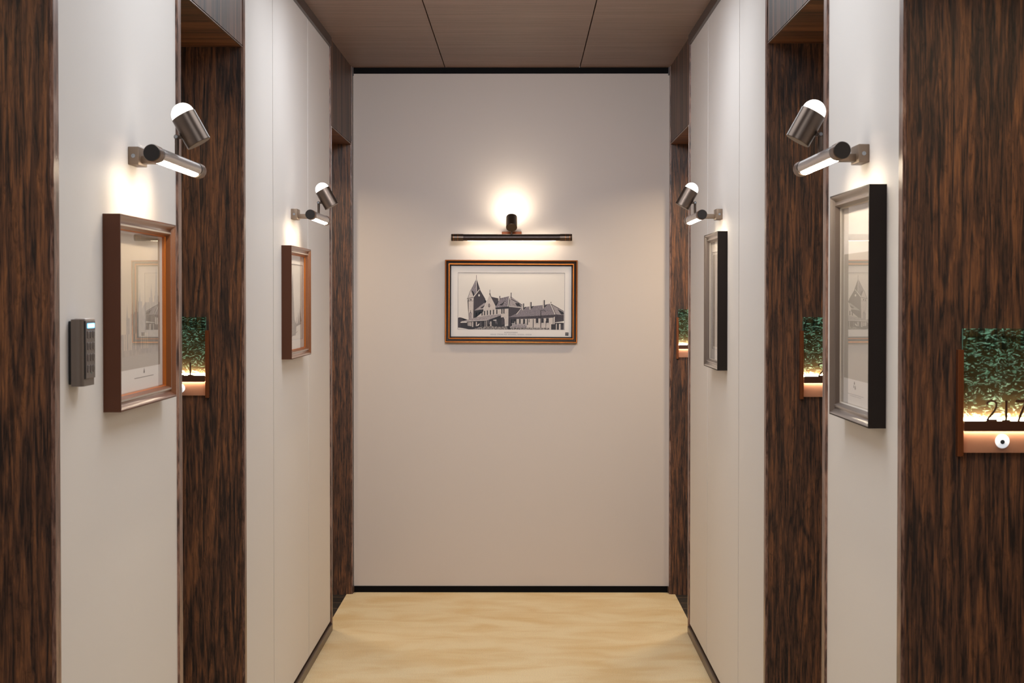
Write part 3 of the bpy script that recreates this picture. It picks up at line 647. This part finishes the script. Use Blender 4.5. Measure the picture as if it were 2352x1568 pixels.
b_ = B(); box(b_, -.030, .046, -.0305, -.0275, -.047, .057); bevel(b_, .0006, 1); fp = obj('face_panel', b_, M['keypanel'], kp)
b_ = B(); box(b_, -.034, -.030, -.0300, -.0275, -.047, .057); obj('shadow_gap', b_, M['keydark'], kp)
b_ = B(); box(b_, -.032, .046, -.0300, -.010, .057, .0615); bevel(b_, .0008, 1); obj('top_cap', b_, M['keytop'], kp)
b_ = B(); box(b_, -.018, .038, -.0312, -.0300, .0440, .0525, 0); bevel(b_, .0005, 1); box(b_, -.015, .035, -.0315, -.0310, .0462, .0503, 1); obj('status_light', b_, [M['blue'], M['bluecore']], kp)
keys = '123456789*0#'
for r in range(4):
    for c in range(3):
        b_ = B(); x, z = -.012 + c * .022, .032 - r * .0205
        box(b_, x - .0075, x + .0075, -.0316, -.0302, z - .0065, z + .0065, 0); bevel(b_, .0005, 1); text_mesh(b_, keys[r * 3 + c], x, z, .012, -.0318, 1); obj('key', b_, [M['keypanel'], M['keydark']], fp)
b_ = B()
for rr in (.002, .004, .006):
    tube(b_, [(.012 + rr * math.sin(a), -.0307, -.040 + rr * math.cos(a)) for a in (-.7, -.35, 0, .35, .7)], .0004, 6)
obj('wireless_mark', b_, M['teal'], fp)
tag(kp, 'grey door keypad with a blue status light on the left wall', 'keypad')

# ------------------------------------------------------------ illuminated room number signs
def stroke(bm, pts, w, y0, y1):
    """ribbon of width w along pts (x, z), extruded from y0 to y1"""
    Ls, Rs = [], []
    for i, p in enumerate(pts):
        a = pts[max(0, i - 1)]; c = pts[min(len(pts) - 1, i + 1)]; dx, dz = c[0] - a[0], c[1] - a[1]; l = math.hypot(dx, dz) or 1
        nx, nz = -dz / l * w / 2, dx / l * w / 2; Ls.append((p[0] + nx, p[1] + nz)); Rs.append((p[0] - nx, p[1] - nz))
    for i in range(len(pts) - 1):
        q = [Ls[i], Ls[i + 1], Rs[i + 1], Rs[i]]
        f_ = [bm.verts.new((x, y0, z)) for x, z in q]; g_ = [bm.verts.new((x, y1, z)) for x, z in q]
        bm.faces.new(f_); bm.faces.new(list(reversed(g_)))
        for k in range(4): bm.faces.new((f_[k], f_[(k + 1) % 4], g_[(k + 1) % 4], g_[k]))
def digit(bm, ch, x, z, h):
    w = h * .6; y0, y1 = -.0215, -.0185; t = .0034
    def S(pts, w_=t): stroke(bm, [(x + px * w, z + pz * h) for px, pz in pts], w_, y0, y1)
    if ch == '2':
        arc = [(-.30 + .0, .78)] + [(.30 * -math.cos(a) * 1.25, .78 + .20 * math.sin(a)) for a in [math.pi * k / 12 for k in range(1, 13)]]
        S(arc + [(.36, .66), (.24, .50), (-.05, .28), (-.38, .04)]); S([(-.42, .03), (.45, .03)], t * 1.3)
    elif ch == '1': S([(0, .99), (0, .03)], t * 1.25); S([(-.32, .015), (.34, .015)], t)
    elif ch == '7': S([(-.42, .96), (.46, .96)], t * 1.2); S([(.42, .96), (-.18, 0)], t * 1.2)
    elif ch == '3':
        S([(-.36, .96), (.34, .96)], t); S([(.34, .96), (-.05, .60)], t); S([(-.05, .60)] + [(-.02 + .38 * math.sin(a), .31 + .29 * math.cos(a)) for a in [math.pi * k / 10 for k in range(0, 13)]], t)
    elif ch == '5':
        S([(.34, .96), (-.28, .96)], t); S([(-.28, .96), (-.32, .58)], t); S([(-.32, .58)] + [(-.05 + .40 * math.sin(a), .31 + .29 * math.cos(a)) for a in [math.pi * k / 10 for k in range(0, 13)]], t)
def make_sign(num, loc, label):
    root = empty('room_number_sign', loc); zb = -.068
    b_ = B(); box(b_, -.076, .076, -.003, 0, .0, .189); obj('back_plate', b_, M['sign_back'], root)
    for s in (-1, 1):
        b_ = B(); xa, xb = sorted((s * .0835, s * .073)); box(b_, xa, xb, -.020, 0, -.006, .189); bevel(b_, .0006, 1)
        xa, xb = sorted((s * .0795, s * .0775)); box(b_, xa, xb, -.0208, -.0195, -.006, .189); obj('side_bar', b_, M['bronze'], root)
    b_ = B(); box(b_, -.0745, .0745, -.0150, -.0100, .054, .2275); gp = obj('glass_plate', b_, [M['etched'], M['glass_edge']], root)
    for p in gp.data.polygons:
        if abs(p.normal.y) < .5: p.material_index = 1
    b_ = B(); box(b_, -.0725, .0725, -.0220, -.0160, .040, .0590); bevel(b_, .0005, 1); lg = obj('number_ledge', b_, M['bronze_dark'], root)
    b_ = B(); box(b_, -.0715, .0715, -.0100, -.0035, .0555, .0640, 0); obj('upper_light_strip', b_, M['strip'], root)
    b_ = B(); box(b_, -.0715, .0715, -.0155, -.0100, .0400, .0425, 0); obj('lower_light_strip', b_, M['strip_low'], root)
    b_ = B(); box(b_, -.0720, .0720, -.0080, -.0030, .0, .0395); obj('lower_panel', b_, M['rose'], root)
    b_ = B(); lathe(b_, [(0, 0), (0, .0128), (.0022, .0128), (.003, .0118), (.003, 0)], (0, -.008, .021), (0, -1, 0), 36); bt = obj('bell_button', b_, M['white_btn'], root)
    b_ = B(); lathe(b_, [(0, 0), (0, .0042), (.0012, .0040), (.0014, .0020), (.0012, 0)], (0, -.011, .020), (0, -1, 0), 24); obj('lens', b_, M['lens'], bt)
    for k, ch in enumerate(num):
        b_ = B(); digit(b_, ch, -.0225 + .0265 * k + (0 if ch != '1' else -.0), .0588, .038); obj('digit', b_, M['bronze_dark'], lg)
    tag(root, label, 'sign', 'illuminated green glass room number signs'); return root
make_sign('217', (.934, 3.656, 1.125), 'large green glass room sign reading 217 on the near right wood panel')
make_sign('215', (.930, 5.696, 1.125), 'green glass room sign beside the near black frame, starting with 2')
make_sign('213', (.866, 9.426, 1.125), 'smallest green glass room sign, far right beside the end wall')
make_sign('211', (-.935, 5.766, 1.125), 'green glass room sign on the left wood recess ending in 1')
